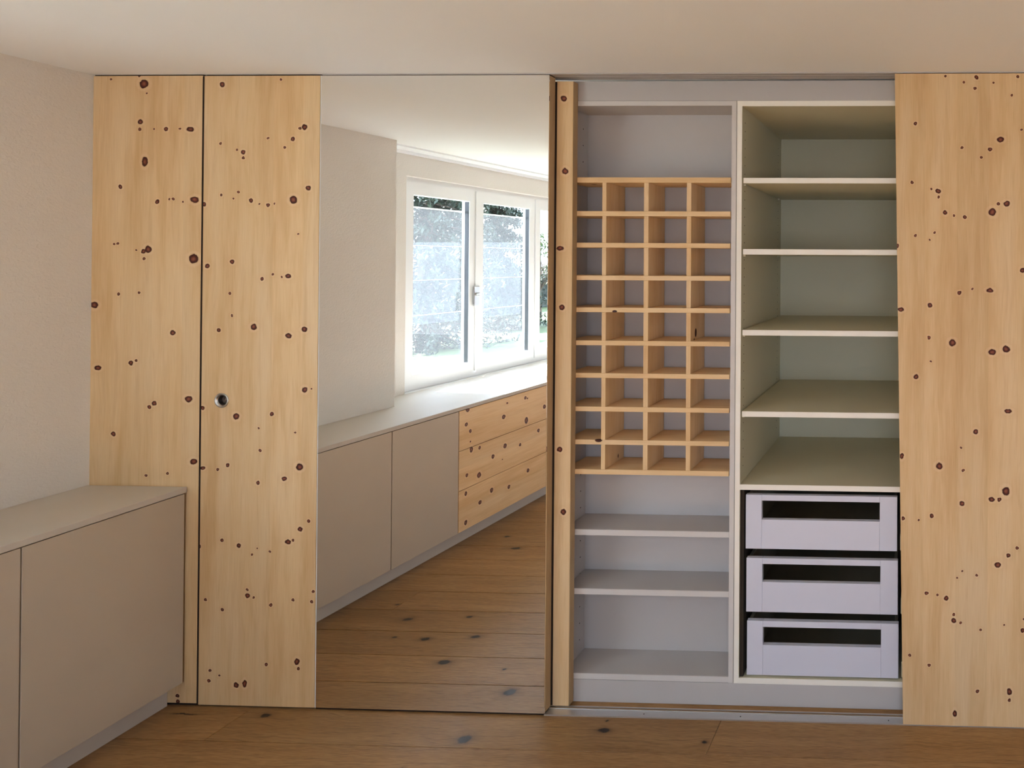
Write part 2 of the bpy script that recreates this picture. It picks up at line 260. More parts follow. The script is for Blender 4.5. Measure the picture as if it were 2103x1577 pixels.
M['grey_lit_edge'] = plain('light grey edge band', (0.60, 0.575, 0.565, 1), 0.5)  # lit copy of the grey, for the brighter front edges
M['cream_lit_edge'] = plain('white edge band', (0.84, 0.81, 0.745, 1), 0.45)  # lit copy of the cream, for the brighter front edges
M['white'] = plain('white window lacquer', (0.83, 0.86, 0.89, 1), 0.35)
M['alu'] = plain('brushed aluminium', (0.62, 0.61, 0.62, 1), 0.35, 0.8)
M['steel'] = plain('satin steel', (0.5, 0.48, 0.45, 1), 0.28, 1.0)
M['dark_steel'] = plain('dark steel cup', (0.16, 0.13, 0.12, 1), 0.35, 0.9)
M['gasket'] = plain('black gasket', (0.03, 0.03, 0.035, 1), 0.25)
M['mirror'] = plain('silvered mirror', (0.93, 0.92, 0.89, 1), 0.0, 1.0)
M['handle'] = plain('pale metal handle', (0.42, 0.41, 0.40, 1), 0.3, 0.6)
M['pine_fixed'] = pine('knotty pine, fixed panel', KN_FIXED)
M['pine_door'] = pine('knotty pine, door', KN_DOOR)
M['pine_right'] = pine('knotty pine, sliding door', KN_RIGHT, tone=0.97)
M['pine_inner'] = pine('knotty pine, rear door', KN_INNER, tone=0.97)
M['pine_core'] = pine('pine edge', tone=0.62)
M['pine_drawer'] = pine('knotty pine, drawer fronts', KN_DRAWER, axes=(1, 2), grain=1, tone=1.1)
M['pine_drawer'].node_tree.nodes['Principled BSDF'].inputs['Roughness'].default_value = 0.45; M['pine_drawer'].node_tree.nodes['Principled BSDF'].inputs['Specular IOR Level'].default_value = 0.6
M['pine_rack_h'] = pine('pine slat across', grain=0, rnd=True, tone=0.98)
M['pine_rack_v'] = pine('pine slat upright', grain=2, rnd=True, tone=0.98)
M['oak'] = oak()
M['glass'] = glass_mat(); M['screen'] = screen_mat()
M['needle'] = leaf_mat('conifer needles', (0.015, 0.026, 0.018, 1), (0.045, 0.065, 0.045, 1))
M['leaf'] = leaf_mat('pale green leaves', (0.05, 0.10, 0.02, 1), (0.10, 0.16, 0.05, 1))
M['hedge'] = leaf_mat('hedge leaves', (0.02, 0.026, 0.02, 1), (0.05, 0.06, 0.045, 1))
M['bark'] = plain('bark', (0.10, 0.075, 0.06, 1), 0.95, mottle=0.4, bump=0.8, bscale=30)
M['paving'] = plain('pale stone paving', (0.22, 0.20, 0.19, 1), 0.9, mottle=0.05)
M['grass'] = leaf_mat('lawn', (0.055, 0.086, 0.028, 1), (0.085, 0.12, 0.042, 1))

# ---------------------------------------------------------------- mesh helpers
def bx(bm, x0, x1, y0, y1, z0, z1):
    v = [bm.verts.new((x, y, z)) for z in (z0, z1) for y in (y0, y1) for x in (x0, x1)]
    for f in ((0, 2, 3, 1), (4, 5, 7, 6), (0, 1, 5, 4), (2, 6, 7, 3), (0, 4, 6, 2), (1, 3, 7, 5)):
        bm.faces.new([v[i] for i in f])
def prism(bm, pts, z0, z1):
    a = [bm.verts.new((p[0], p[1], z0)) for p in pts]; b = [bm.verts.new((p[0], p[1], z1)) for p in pts]
    n = len(pts)
    bm.faces.new(a[::-1]); bm.faces.new(b)
    for i in range(n): bm.faces.new((a[i], a[(i + 1) % n], b[(i + 1) % n], b[i]))
def cyl(bm, p, axis, r0, r1, h, n=24, cap=True):
    """frustum from p along axis"""
    q = Vector(axis).to_track_quat('Z', 'Y').to_matrix(); p = Vector(p)
    a = [bm.verts.new(p + q @ Vector((math.cos(2 * math.pi * i / n) * r0, math.sin(2 * math.pi * i / n) * r0, 0))) for i in range(n)]
    b = [bm.verts.new(p + q @ Vector((math.cos(2 * math.pi * i / n) * r1, math.sin(2 * math.pi * i / n) * r1, h))) for i in range(n)]
    for i in range(n): bm.faces.new((a[i], a[(i + 1) % n], b[(i + 1) % n], b[i]))
    if cap: bm.faces.new(a[::-1]); bm.faces.new(b)
def lathe(bm, p, axis, prof, n=32, cap=True):
    q = Vector(axis).to_track_quat('Z', 'Y').to_matrix(); p = Vector(p)
    rings = [[bm.verts.new(p + q @ Vector((math.cos(2 * math.pi * i / n) * r, math.sin(2 * math.pi * i / n) * r, h))) for i in range(n)] for r, h in prof]
    for A_, B_ in zip(rings, rings[1:]):
        for i in range(n): bm.faces.new((A_[i], A_[(i + 1) % n], B_[(i + 1) % n], B_[i]))
    if cap: bm.faces.new(rings[0][::-1]); bm.faces.new(rings[-1])
def obj(name, bm, mat, parent=None, bevel=0.0, smooth=False, loc=None, rot=None):
    if bevel:
        bmesh.ops.bevel(bm, geom=list(bm.edges), offset=bevel, segments=1, affect='EDGES')
    bmesh.ops.recalc_face_normals(bm, faces=bm.faces)
    me = bpy.data.meshes.new(name); bm.to_mesh(me); bm.free()
    me.materials.append(M[mat] if isinstance(mat, str) else mat)
    if smooth:
        for p in me.polygons: p.use_smooth = True
    o = bpy.data.objects.new(name, me); C.objects.link(o)
    if parent: o.parent = parent
    if loc is not None: o.location = loc
    if rot is not None: o.rotation_euler = (0, 0, rot)
    return o
def box(name, dims, mat, parent=None, bevel=0.0008, **k):
    bm = bmesh.new(); bx(bm, *dims); return obj(name, bm, mat, parent, bevel, **k)
def boxes(name, lst, mat, parent=None, bevel=0.0, **k):
    bm = bmesh.new()
    for d in lst: bx(bm, *d)
    return obj(name, bm, mat, parent, bevel, **k)
def each(name, lst, mat, parent=None, bevel=0.0, **k):
    return [box(name, d, mat, parent, bevel, **k) for d in lst]
def tag(o, label=None, cat=None, group=None, kind=None):
    for k, v in (('label', label), ('category', cat), ('group', group), ('kind', kind)):
        if v: o[k] = v
    return o
def thing(name, label, cat, loc=(0, 0, 0), rot=0, group=None):
    o = bpy.data.objects.new(name, None); C.objects.link(o); o.location = loc; o.rotation_euler = (0, 0, rot)
    o.empty_display_size = 0.1
    return tag(o, label, cat, group)
def shifted(dims, L): return (dims[0] - L[0], dims[1] - L[0], dims[2] - L[1], dims[3] - L[1], dims[4] - L[2], dims[5] - L[2])
WO = (WX, 0, 0)                                    # origin of the wall frame (a, s, z)
def wstruct(name, lst, mat, bevel=0.0):
    return tag(boxes(name, lst, mat, None, bevel, loc=WO, rot=PHI), kind='structure')

CZ = 2.306                                         # ceiling height
YB = -5.4                                          # wall behind the camera
XR = 2.3                                           # right wall

# ---------------------------------------------------------------- structure
fl = bmesh.new(); bx(fl, -3.6, XR + .15, YB - .15, 0.75, -0.12, -0.0125)
floor = tag(obj('floor', fl, 'gap'), kind='structure')
PW = 0.1435; rng = random.Random(3)
row = 0; y1 = 0.152
while y1 > YB:
    y0 = max(y1 - PW, YB); x = -3.03 - rng.uniform(0, 1.2); joints = []
    fixed = {1: -0.715, 5: -2.47}.get(row)
    xs = [-3.03]
    if fixed is not None:
        k = fixed
        while k > -3.0 + .3: k -= rng.uniform(1.2, 1.9)
        k2 = fixed; pts = [fixed]
        kk = fixed - rng.uniform(1.3, 1.8)
        while kk > -2.8: pts.append(kk); kk -= rng.uniform(1.3, 1.8)
        kk = fixed + rng.uniform(1.5, 2.0)
        while kk < XR - .3: pts.append(kk); kk += rng.uniform(1.4, 2.0)
        xs += sorted(pts)
    else:
        kk = -3.0 + rng.uniform(.3, 2.0) + (1.9 if row < 11 else 0)
        while kk < XR - .3:
            if not (row < 11 and -2.8 < kk < -1.0) : xs.append(kk)
            kk += rng.uniform(1.4, 2.1)
    xs.append(XR)
    for a, b in zip(xs, xs[1:]):
        box('plank', (a + .0006, b - .0006, y0 + .0007, y1 - .0007, -0.0125, 0.0), 'oak', floor, 0.0009)
    y1 = y0; row += 1

tag(boxes('ceiling', [(-3.75, XR + .15, YB - .15, 0.0, CZ, CZ + .2), (-3.75, XR + .15, 0.0, 0.75, CZ, CZ + .2)], 'ceiling'), kind='structure')
# left wall: pier beside the wardrobe, thinner window bay with its opening, spandrel, lintel, end pier
WB = -0.23; WO0, WO1 = -1.36, -3.56
wstruct('wall_left', [(-.45, 0, -1.095, .02, 0, CZ), (-.45, WB, WO0, -1.095, 0, CZ), (-.45, WB, WO1, WO0, 0, .780), (-.45, WB, WO1, WO0, 2.150, CZ),
                      (-.45, WB, -3.9, WO1, 0, CZ), (-.45, 0, YB - .1, -3.9, 0, CZ)], 'plaster')
tag(box('wall_front', (-3.6, XR + .15, .66, .75, 0, CZ), 'smooth', bevel=0), kind='structure')
tag(boxes('wall_right', [(XR, XR + .15, YB, .66, 0, CZ)], 'smooth'), kind='structure')
bwx0, bwx1, bwz0, bwz1 = -0.4, 1.8, 0.45, 1.95
tag(boxes('wall_back', [(-3.5, bwx0, YB - .15, YB, 0, CZ), (bwx1, XR, YB - .15, YB, 0, CZ), (bwx0, bwx1, YB - .15, YB, 0, bwz0), (bwx0, bwx1, YB - .15, YB, bwz1, CZ)], 'smooth'), kind='structure')
# ceiling strip along the bay
wstruct('trim_1', [(-.228, -.09, -3.898, -1.097, CZ - .010, CZ), (-.228, -.20, -3.898, -1.097, CZ - .026, CZ - .010)], 'white')

# ---- window in the left wall
win = thing('window_1', None, None, WO, PHI); win['kind'] = 'structure'
FA = -0.28
sash_edges = [(-1.395, -1.893), (-1.907, -2.435), (-2.449, -2.985), (-2.999, -3.525)]
fr = [(FA - .065, FA, WO1, WO0, .800, .840), (FA - .065, FA, WO1, WO0, 2.118, 2.150), (FA - .065, FA, -1.3948, WO0, .84, 2.118), (FA - .065, FA, WO1, -3.5252, .84, 2.118), (FA - .065, FA, -2.449, -2.435, .84, 2.118)]
boxes('window_frame', fr, 'white', win)
box('window_sill', (-.45, -.232, WO1, WO0, .7805, .7985), 'white', win)
for i, (s1, s0) in enumerate(sash_edges):
    a0, a1 = FA - .050, FA + .008; rw = .050
    far = .050 if i % 2 == 0 else .050
    sash = boxes('sash', [(a0, a1, s0, s1, .835, .900), (a0, a1, s0, s1, 2.042, 2.122), (a0, a1, s1 - rw, s1, .900, 2.042), (a0, a1, s0, s0 + far, .900, 2.042)], 'white', win)
    box('pane', (FA - .034, FA - .028, s0 + far - .004, s1 - rw + .004, .896, 2.046), 'glass', sash, 0)
    box('gasket', (FA - .027, FA + .004, s0 + far - .0005, s0 + far + .0015, .905, 2.038), 'gasket', sash, 0)
# the mullion cover strip between the first two sashes, with the lever handle
box('mullion_strip', (FA + .008, FA + .016, -1.912, -1.888, .84, 2.118), 'white', win)
hp = bmesh.new(); bx(hp, FA + .016, FA + .026, -1.914, -1.866, 1.30, 1.442)
h1 = obj('handle_plate', hp, 'handle', win, 0.004)
hb = bmesh.new(); cyl(hb, (FA + .026, -1.890, 1.385), (1, 0, 0), .012, .010, .034, 16); bx(hb, FA + .056, FA + .070, -1.900, -1.880, 1.262, 1.395)
obj('handle_lever', hb, 'handle', h1, 0.0)
# translucent screens outside the sashes, adding a pale haze, with cords
for i, (s1, s0) in enumerate(sash_edges[:2]):
    e0 = s0 + .03
    sc_ = box('haze_screen', (-.352, -.351, e0, s1 - .035, .86, 1.965), 'screen', win, 0)
    box('screen_rail', (-.357, -.347, e0, s1 - .03, 1.965, 1.975), 'white', sc_, 0)
    each('screen_cord', [(-.350, -.348, e0, s1 - .035, z, z + .0035) for z in (1.262, 1.492, 1.72)], 'white', sc_)
# back window, behind the camera
w2 = thing('window_2', None, None, ((bwx0 + bwx1) / 2, YB - .08, bwz0)); w2['kind'] = 'structure'
hw = (bwx1 - bwx0) / 2; hh = bwz1 - bwz0
boxes('window_frame', [(-hw, hw, -.03, .03, 0, .07), (-hw, hw, -.03, .03, hh - .07, hh), (-hw, -hw + .07, -.03, .03, .07, hh - .07), (hw - .07, hw, -.03, .03, .07, hh - .07), (-.05, .05, -.03, .03, .07, hh - .07)], 'white', w2)
for x0, x1 in ((-hw + .07, -.05), (.05, hw - .07)): box('pane', (x0, x1, -.004, .004, .07, hh - .07), 'glass', w2, 0)
portal(wall_pt(-.40, (WO0 + WO1) / 2, 1.475), E1, abs(WO1 - WO0), 1.36)
portal(Vector(((bwx0 + bwx1) / 2, YB - .16, (bwz0 + bwz1) / 2)), (0, 1, 0), bwx1 - bwx0, bwz1 - bwz0)

# ---------------------------------------------------------------- wardrobe front: fixed panel, hinged door, mirror door, sliding doors
DT = 2.300; DB = .008
px = box('pine_panel', (-3.0585, -2.6445, 0, .032, .012, 2.3015), 'pine_fixed'); tag(px, 'fixed knotty pine panel in the corner behind the grey sideboard, beside the left wall', 'panel')
for nm, dims in (('gap_shade_strip', (-2.6445, -2.6362, .0012, .030, .012, 2.2995)), ('head_shade_strip', (-3.0585, -2.6445, .004, .030, 2.3015, 2.3058)), ('foot_shade_strip', (-3.0, -2.6425, .006, .030, .0012, .012))):
    q_ = box(nm, dims, 'gap_shade', px, 0)  # dark strips added where only shade fills the gaps round the panel
d = thing('pine_door', 'narrow knotty pine door with a round finger pull, left of the mirror', 'door', (-2.42, 0, 0))
dp = bmesh.new()
X0, X1 = -2.6360, -2.2015
# door leaf with a round hole for the pull
cx, cz, hr = -2.559, 1.1155, .0255
n = 32; ring = [(cx + hr * math.cos(2 * math.pi * i / n), cz + hr * math.sin(2 * math.pi * i / n)) for i in range(n)]
def to_rect(i):
    a = 2 * math.pi * i / n; c_, s_ = math.cos(a), math.sin(a); k = .05 / max(abs(c_), abs(s_)); return (cx + c_ * k, cz + s_ * k)
inner = [dp.verts.new((x, 0, z)) for x, z in ring]; outer = [dp.verts.new((*((p := to_rect(i))[0:1]), 0, p[1])) for i in range(n)]
deep = [dp.verts.new((x, .02, z)) for x, z in ring]
for i in range(n):
    j = (i + 1) % n; dp.faces.new((inner[i], inner[j], outer[j], outer[i])); dp.faces.new((inner[i], inner[j], deep[j], deep[i]))
dp.faces.new(deep)
u0, u1, v0, v1 = cx - .05, cx + .05, cz - .05, cz + .05
def quad(bm, pts): bm.faces.new([bm.verts.new(p) for p in pts])
for a, b, e, f in ((X0, u0, DB, DT), (u1, X1, DB, DT), (u0, u1, DB, v0), (u0, u1, v1, DT)): quad(dp, [(a, 0, e), (b, 0, e), (b, 0, f), (a, 0, f)])
for a, b in (((X0, 0), (X0, .032)), ((X1, 0), (X1, .032)), ((X0, .032), (X1, .032))): quad(dp, [(a[0], a[1], DB), (b[0], b[1], DB), (b[0], b[1], DT), (a[0], a[1], DT)])
for z in (DB, DT): quad(dp, [(X0, 0, z), (X1, 0, z), (X1, .032, z), (X0, .032, z)])
leaf = obj('door_leaf', dp, 'pine_door'); leaf.parent = d; leaf.matrix_parent_inverse = d.matrix_basis.inverted()
fp = bmesh.new(); lathe(fp, (cx + 2.42, .002, cz), (0, -1, 0), [(.0262, 0), (.0268, .0028), (.0255, .0042), (.0225, .0040), (.0195, .0022), (.0175, -.0005), (.0172, -.003)], cap=False)
fpo = obj('finger_pull', fp, 'steel', d, smooth=True); fpo['label'] = 'round brushed steel finger pull'
cp = bmesh.new(); lathe(cp, (cx + 2.42, .0155, cz), (0, -1, 0), [(.0172, -.001), (.0178, .0125), (.0172, .0128), (.0160, .0022), (.0075, .0014), (.0065, .0060), (.004, .0072), (.0006, .0074)])
obj('pull_cup', cp, 'dark_steel', fpo)
box('foot_shade_strip', (X0 + 2.42, X1 + 2.42, .006, .030, .0012, DB), 'gap_shade', d, 0)  # shade under the door, made as a dark strip
box('head_shade_strip', (X0 + 2.42, X1 + 2.42, .006, .030, DT, 2.3058), 'gap_shade', d, 0)  # shade above the door, made as a dark strip
# mirror door
X0, X1 = -2.1985, -1.3538
md = thing('mirror_sliding_door', 'tall sliding door faced with a full-height mirror that shows the window', 'mirror', ((X0 + X1) / 2, 0, 0))
cxm = (X0 + X1) / 2; hw = (X1 - X0) / 2
mm = box('mirror_glass', (-hw, hw, 0, .004, DB, DT), 'mirror', md, 0.0006); mm['label'] = 'silvered mirror glass'
core = box('door_core', (-hw + .0006, hw - .0006, .0045, .034, DB + .001, DT - .001), 'pine_core', md)
box('edge_strip', (-hw, -hw + .0012, -.0008, .0, DB, DT), 'white', md, 0)
box('foot_shade_strip', (-hw, hw - .002, .003, .0285, .0012, DB), 'gap_shade', md, 0)  # dark strip for the shade line below the mirror
box('head_shade_strip', (-hw, hw, .004, .030, DT, 2.3024), 'gap_shade', md, 0)  # dark strip for the shade line above the mirror
box('edge_shadow_strip', (hw - .002, hw + .0055, .0332, .0354, .012, DT - .015), 'gap_shade', md, 0)  # shadow between mirror door and rear door, drawn as a dark strip
box('bottom_guide', (hw - .10, hw - .004, .012, .026, .003, DB), 'alu', md, 0)
# rear sliding door, peeping out behind the mirror
rd = thing('rear_sliding_door', 'pine sliding door mostly hidden behind the mirror door, only its knotty edge showing', 'door', (-1.55, .036, 0))
rr = box('door_leaf', (-1.75, -1.2895, .036, .0625, .008, 2.288), 'pine_inner'); rr.parent = rd; rr.matrix_parent_inverse = rd.matrix_basis.inverted()
box('edge_lipping', (.2605, .2618, 0.0005, .0260, .008, 2.288), 'pine_core', rd, 0)
# right sliding door
sdn = thing('pine_sliding_door', 'wide knotty pine sliding door at the right end of the wardrobe', 'door', (.33, 0, 0))
bm = bmesh.new(); bx(bm, -.0885, .757, 0, .030, .004, DT)
for v in bm.verts:
    if v.co.x < 0: v.co.x = -.068 if v.co.z < 1 else -.109
o_ = obj('door_leaf', bm, 'pine_right', None, 0.0008); o_.parent = sdn; o_.matrix_parent_inverse = sdn.matrix_basis.inverted()
box('foot_shade_strip', (-.36, .40, .006, .028, .0012, .004), 'gap_shade', sdn, 0)  # dark strip in place of the shade under this door
o_ = box('pine_panel', (.760, XR - .002, 0, .030, .004, DT), 'pine_rack_v'); tag(o_, 'pine panel beyond the right sliding door, against the right wall', 'panel')

# tracks and boards
tr = thing('ceiling_track', 'grey double running rail fixed under the ceiling above the open compartments', 'rail', (0, 0, 2.3025))
boxes('rail_plate', [(-2.195, XR, .0, .064, 0, .0035)], 'grey', tr)

each('rail_groove', [(-2.195, XR, y, y + .0016, -.0003, .0001) for y in (.012, .034, .050)], 'gap', tr)
ft = thing('floor_track', 'flat aluminium floor rail in front of the open wardrobe', 'rail', (0, 0, 0))
each('rail_strip', [(-1.356, XR, .0015, .0285, 0, .0045), (-2.195, XR, .0290, .0305, 0, .0062), (-2.195, XR, .0405, .0445, 0, .0040)], 'alu', ft)
for xs in (-1.0, -.65, -.12, -1.62, .4):
    bm = bmesh.new(); cyl(bm, (xs, .015, .0043), (0, 0, 1), .0022, .0022, .0005, 10); obj('screw', bm, 'gap', ft)
YC = .066
fb = box('fascia_board', (-1.40, .76, YC, YC + .018, 2.2245, 2.2985), 'grey'); tag(fb, 'grey filler board above both wardrobe cabinets, below the ceiling rail', 'board')
pl = box('plinth_board', (-1.40, .76, YC, YC + .018, .0015, .0835), 'grey'); tag(pl, 'grey plinth board under both wardrobe cabinets', 'board')

# ---------------------------------------------------------------- shallow grey cabinet with the pigeonhole rack
YL = .196; XL0, XL1 = -1.332, -.7130; T = .018
L = (-1.02, YC, .084)
def P(c): return shifted(c, L)
gc = thing('grey_shelf_cabinet', 'shallow open grey cabinet holding the pine pigeonhole rack', 'cabinet', L)
def bands(lst, mat, parent):
    for d_ in lst: box('lit_edge', P((d_[0], d_[1], YC + d_[4] - .0012, YC + d_[4] + .0002, d_[2], d_[3])), mat, parent, 0)  # thin front strips whose lighter colour stands in for light on the edges
box('side_panel', P((XL0 - T, XL0, YC, YL, .084, 2.224)), 'grey', gc)
box('side_panel', P((XL1, XL1 + T, YC, YL, .084, 2.224)), 'grey', gc)
box('top_panel', P((XL0, XL1, YC, YL, 2.206, 2.224)), 'grey', gc)
box('bottom_panel', P((XL0, XL1, YC + .001, YL, .0845, .1062)), 'grey', gc)
box('back_panel', P((XL0 - T, XL1 + T, YL - .0008, YL + .008, .084, 2.224)), 'grey', gc)
for z1 in (.6364, .4177):
    s_ = box('shelf', P((XL0 + .001, XL1 - .001, YC + .003, YL - .001, z1 - .0215, z1)), 'grey', gc)
    bands([(XL0 + .0015, XL1 - .0015, z1 - .021, z1 - .0005, .003)], 'grey_lit_edge', s_)
bands([(XL0, XL1 - .0005, .0855, .1055, .001), (XL0, XL1, 2.2065, 2.2235, 0), (XL1, XL1 + T - .001, .085, 2.2235, 0)], 'grey_lit_edge', gc)
holes = bmesh.new()
for y in (.098, .165):
    z = .16
    while z < 2.15:
        if not (.84 < z < 1.95) or y < .1: cyl(holes, P((XL0, 0, y, 0, z, 0))[0:1] + (y - L[1], z - L[2]), (1, 0, 0), .0024, .0024, .0004, 8)
        z += .064
ho = obj('pin_holes', holes, 'gap', gc); ho['kind'] = 'stuff'
for z in (.19, .55, 1.20, 2.02):
    bm = bmesh.new(); cyl(bm, (-1.318 - L[0], YL - L[1], z - L[2]), (0, -1, 0), .0035, .0035, .0006, 10); obj('screw_head', bm, 'gap', gc)
# rack
RX0, RX1 = -1.328, -.7155
rz = [1.9308, 1.8065, 1.6894, 1.5688, 1.4500, 1.3277, 1.2073, 1.0833, .9612, .8515]
rt = [.0100, .0092, .0088, .0088, .0088, .0088, .0088, .0088, .0088, .0092]
L = (-1.02, YC, .8423)
rk = thing('pigeonhole_rack', 'pine pigeonhole rack of four by nine open boxes, inside the grey cabinet', 'rack', L)
for z, h in zip(rz, rt): box('rack_shelf', P((RX0, RX1, YC - .003, YL - .004, z - h, z + h)), 'pine_rack_h', rk, 0.0006)
for i in range(9):
    for k, (xa, xb) in enumerate(((-1.1938, -1.1783), (-1.0372, -1.0197), (-.8775, -.8605))):
        dx = (i - 4) * .0003
        box('rack_divider', P((xa + dx, xb + dx, YC - .0022, YL - .005, rz[i + 1] + rt[i + 1] + .0002, rz[i] - rt[i] - .0002)), 'pine_rack_v', rk, 0.0006)

# ---------------------------------------------------------------- deep white cabinet with shelves and three drawers
YW = .618; XW0, XW1 = -.6745, .10
L = (-.29, YC, .084)
wc = thing('white_drawer_cabinet', 'deep cream white cabinet with open shelves above three drawers', 'cabinet', L)
box('side_panel', P((-.6935, XW0, YC, YW, .084, 2.224)), 'cream', wc)
box('side_panel', P((XW1, XW1 + .019, YC, YW, .084, 2.224)), 'cream', wc)
box('top_panel', P((XW0, XW1, YC, YW, 2.2038, 2.224)), 'cream', wc)
box('bottom_panel', P((XW0, XW1, YC, YW, .084, .1045)), 'cream', wc)
box('back_panel', P((-.6935, XW1 + .019, YW - .0008, YW + .008, .084, 2.224)), 'cream', wc)
for z1 in (1.9408, 1.6780, 1.3799, 1.0803):
    s_ = box('shelf', P((XW0 + .004, XW1 - .004, YC + .004, YW - .002, z1 - .0205, z1)), 'cream', wc)
    bands([(XW0 + .0045, XW1 - .0045, z1 - .020, z1 - .0005, .004)], 'cream_lit_edge', s_)
    each('shelf_support', [P((XW0, XW0 + .009, y, y + .010, z1 - .0275, z1 - .0207)) for y in (.085, .56)], 'cream', s_)
box('drawer_deck', P((XW0, XW1, YC, YW, .7930, .8131)), 'cream', wc)
bands([(-.6932, XW0 - .0003, .0845, 2.2237, 0), (XW0 - .0003, XW1, 2.2041, 2.2237, 0), (XW0 - .0003, XW1, .0845, .1042, 0), (XW0, XW1, .7933, .8128, 0)], 'cream_lit_edge', wc)
box('shadow_batten', P((XW0, XW0 + .014, YC + .006, YW - .02, .1046, .7928)), 'gap', wc, 0)  # dark filler standing in for the shade beside the drawers
holes = bmesh.new()
for y in (.098, .565):
    z = .87
    while z < 2.17:
        cyl(holes, (XW0 - L[0], y - L[1], z - L[2]), (1, 0, 0), .0022, .0022, .0004, 8); z += .032
ho = obj('pin_holes', holes, 'gap', wc); ho['kind'] = 'stuff'
dz = [(.5755, .7735), (.3440, .5412), (.1125, .3110)]
wz = [(.683, .7525), (.4540, .5200), (.2230, .2890)]
for k, ((z0, z1), (w0, w1)) in enumerate(zip(dz, wz)):
    ox = .0035 * k
    xa, xb = -.6535 + ox, -.0955 + ox; ca, cb2 = -.5945 + ox, -.160 + ox
    y0, y1 = YC + .004, YC + .020
    dr_ = boxes('drawer', [P((xa, ca - .0004, y0, y1, z0, z1)), P((cb2 + .0004, xb, y0, y1, z0, z1)), P((ca, cb2, y0, y1, z0, w0)), P((ca, cb2, y0, y1, w1, z1))], 'drawer', wc, 0.0006)
    yb = YW - .03
    # inner box: sides, back and bottom, open at the top
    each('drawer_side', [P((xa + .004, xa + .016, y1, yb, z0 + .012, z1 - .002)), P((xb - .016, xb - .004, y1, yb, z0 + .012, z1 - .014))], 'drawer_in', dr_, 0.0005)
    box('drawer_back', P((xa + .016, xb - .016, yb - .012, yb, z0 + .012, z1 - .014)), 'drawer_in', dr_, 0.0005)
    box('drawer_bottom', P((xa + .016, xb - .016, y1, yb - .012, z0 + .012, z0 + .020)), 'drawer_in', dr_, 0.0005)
    box('drawer_runner', P((xb + .011, -.045, YC + .006, YC + .40, z0 + .002, z0 + .060)), 'cream', dr_, 0.0008)
box('shadow_batten', P((-.045, -.030, YC + .008, YW - .02, .1046, .7928)), 'gap', wc, 0)

# ---------------------------------------------------------------- grey sideboard along the left wall
CT0, CT1 = .7795, .8000; AF = .375
def wend(a): return -math.tan(PHI) * a - .0012     # runs up to the wardrobe front
ct = bmesh.new()
prism(ct, [(.001, wend(0)), (.001, -1.0945), (-.2285, -1.0955), (-.2285, -3.899), (.001, -3.901), (.001, -4.9), (AF + .002, -4.9), (AF + .002, wend(AF))], CT0, CT1)
tag(obj('worktop', ct, 'taupe_top', loc=WO, rot=PHI, bevel=0.0012), 'long grey worktop over the low cabinets under the window', 'worktop')
kb = bmesh.new(); prism(kb, [(.292, wend(.292)), (.292, -4.9), (.310, -4.9), (.310, wend(.31))], 0.001, .0885)
tag(obj('toe_kick', kb, 'taupe_top', loc=WO, rot=PHI), 'long recessed grey toe board under the low cabinets', 'board')
def unit(name, label, cat, s0, s1, group=None):
    L_ = wall_pt(0, (s0 + s1) / 2, .09); t = thing(name, label, cat, L_, PHI, group); return t
def wloc(t, dims, sm): return (dims[0], dims[1], dims[2] - sm, dims[3] - sm, dims[4] - .09, dims[5] - .09)
def carcass(t, s0, s1):
    sm = (s0 + s1) / 2
    for e in ((s0 + .0005, s0 + .018), (s1 - .018, s1 - .0005)): box('side_panel', wloc(t, (.003, AF - .021, e[0], e[1], .09, .7785), sm), 'taupe', t, 0)
    box('bottom_panel', wloc(t, (.003, AF - .021, s0 + .018, s1 - .018, .09, .108), sm), 'taupe', t, 0)
    box('back_panel', wloc(t, (.003, .010, s0 + .018, s1 - .018, .108, .7785), sm), 'taupe', t, 0)
    box('front_rail', wloc(t, (AF - .06, AF - .024, s0 + .018, s1 - .018, .745, .7785), sm), 'gap', t, 0)
doors = [(-.0300, -.4085, 'low grey cabinet next to the pine panel, seen directly at the left'),
         (-.4085, -.7520, 'second low grey cabinet from the wardrobe, cut by the left picture edge'),
         (-.7520, -1.1175, 'grey cabinet seen in the mirror beside the pine drawers')]
for s1, s0, lab in doors:
    t = unit('sideboard_cabinet', lab, 'cabinet', s0, s1); carcass(t, s0, s1 - (.012 if s1 > -.05 else 0)); sm = (s0 + s1) / 2
    box('cabinet_door', wloc(t, (AF - .019, AF, s0 + .0015, s1 - .0015, .0915, .7762), sm), 'taupe', t, 0.0008)
for q, (s1, s0, lab) in enumerate([(-1.1175, -2.02, 'low chest of three wide knotty pine drawers under the window, seen in the mirror'),
                    (-2.02, -2.92, 'second pine drawer chest further along the sideboard')]):
    t = unit('drawer_chest', lab, 'chest of drawers', s0, s1); carcass(t, s0, s1); sm = (s0 + s1) / 2
    for za, zb in ((.0915, .3235), (.3265, .5490), (.5520, .7762)):
        bm = bmesh.new(); bx(bm, AF - .019, AF, s0 + .0015, s1 - .0015, za, zb)
        o_ = obj('drawer_front', bm, 'pine_drawer', t, 0.0008)
        # keep wall-frame coordinates for the wood pattern
        o_.location = (0, -sm if q == 0 else -sm, -.09)
for s1, s0, lab in ((-2.92, -3.6, 'low grey cabinet right beyond the second pine drawer chest'), (-3.6, -4.3, 'last but one low grey cabinet of the sideboard, beyond the window'), (-4.3, -4.899, 'last low grey cabinet at the far end of the sideboard')):
    t = unit('sideboard_cabinet', lab, 'cabinet', s0, s1); carcass(t, s0, s1); sm = (s0 + s1) / 2
    box('cabinet_door', wloc(t, (AF - .019, AF, s0 + .0015, s1 - .0015, .0915, .7762), sm), 'taupe', t, 0.0008)

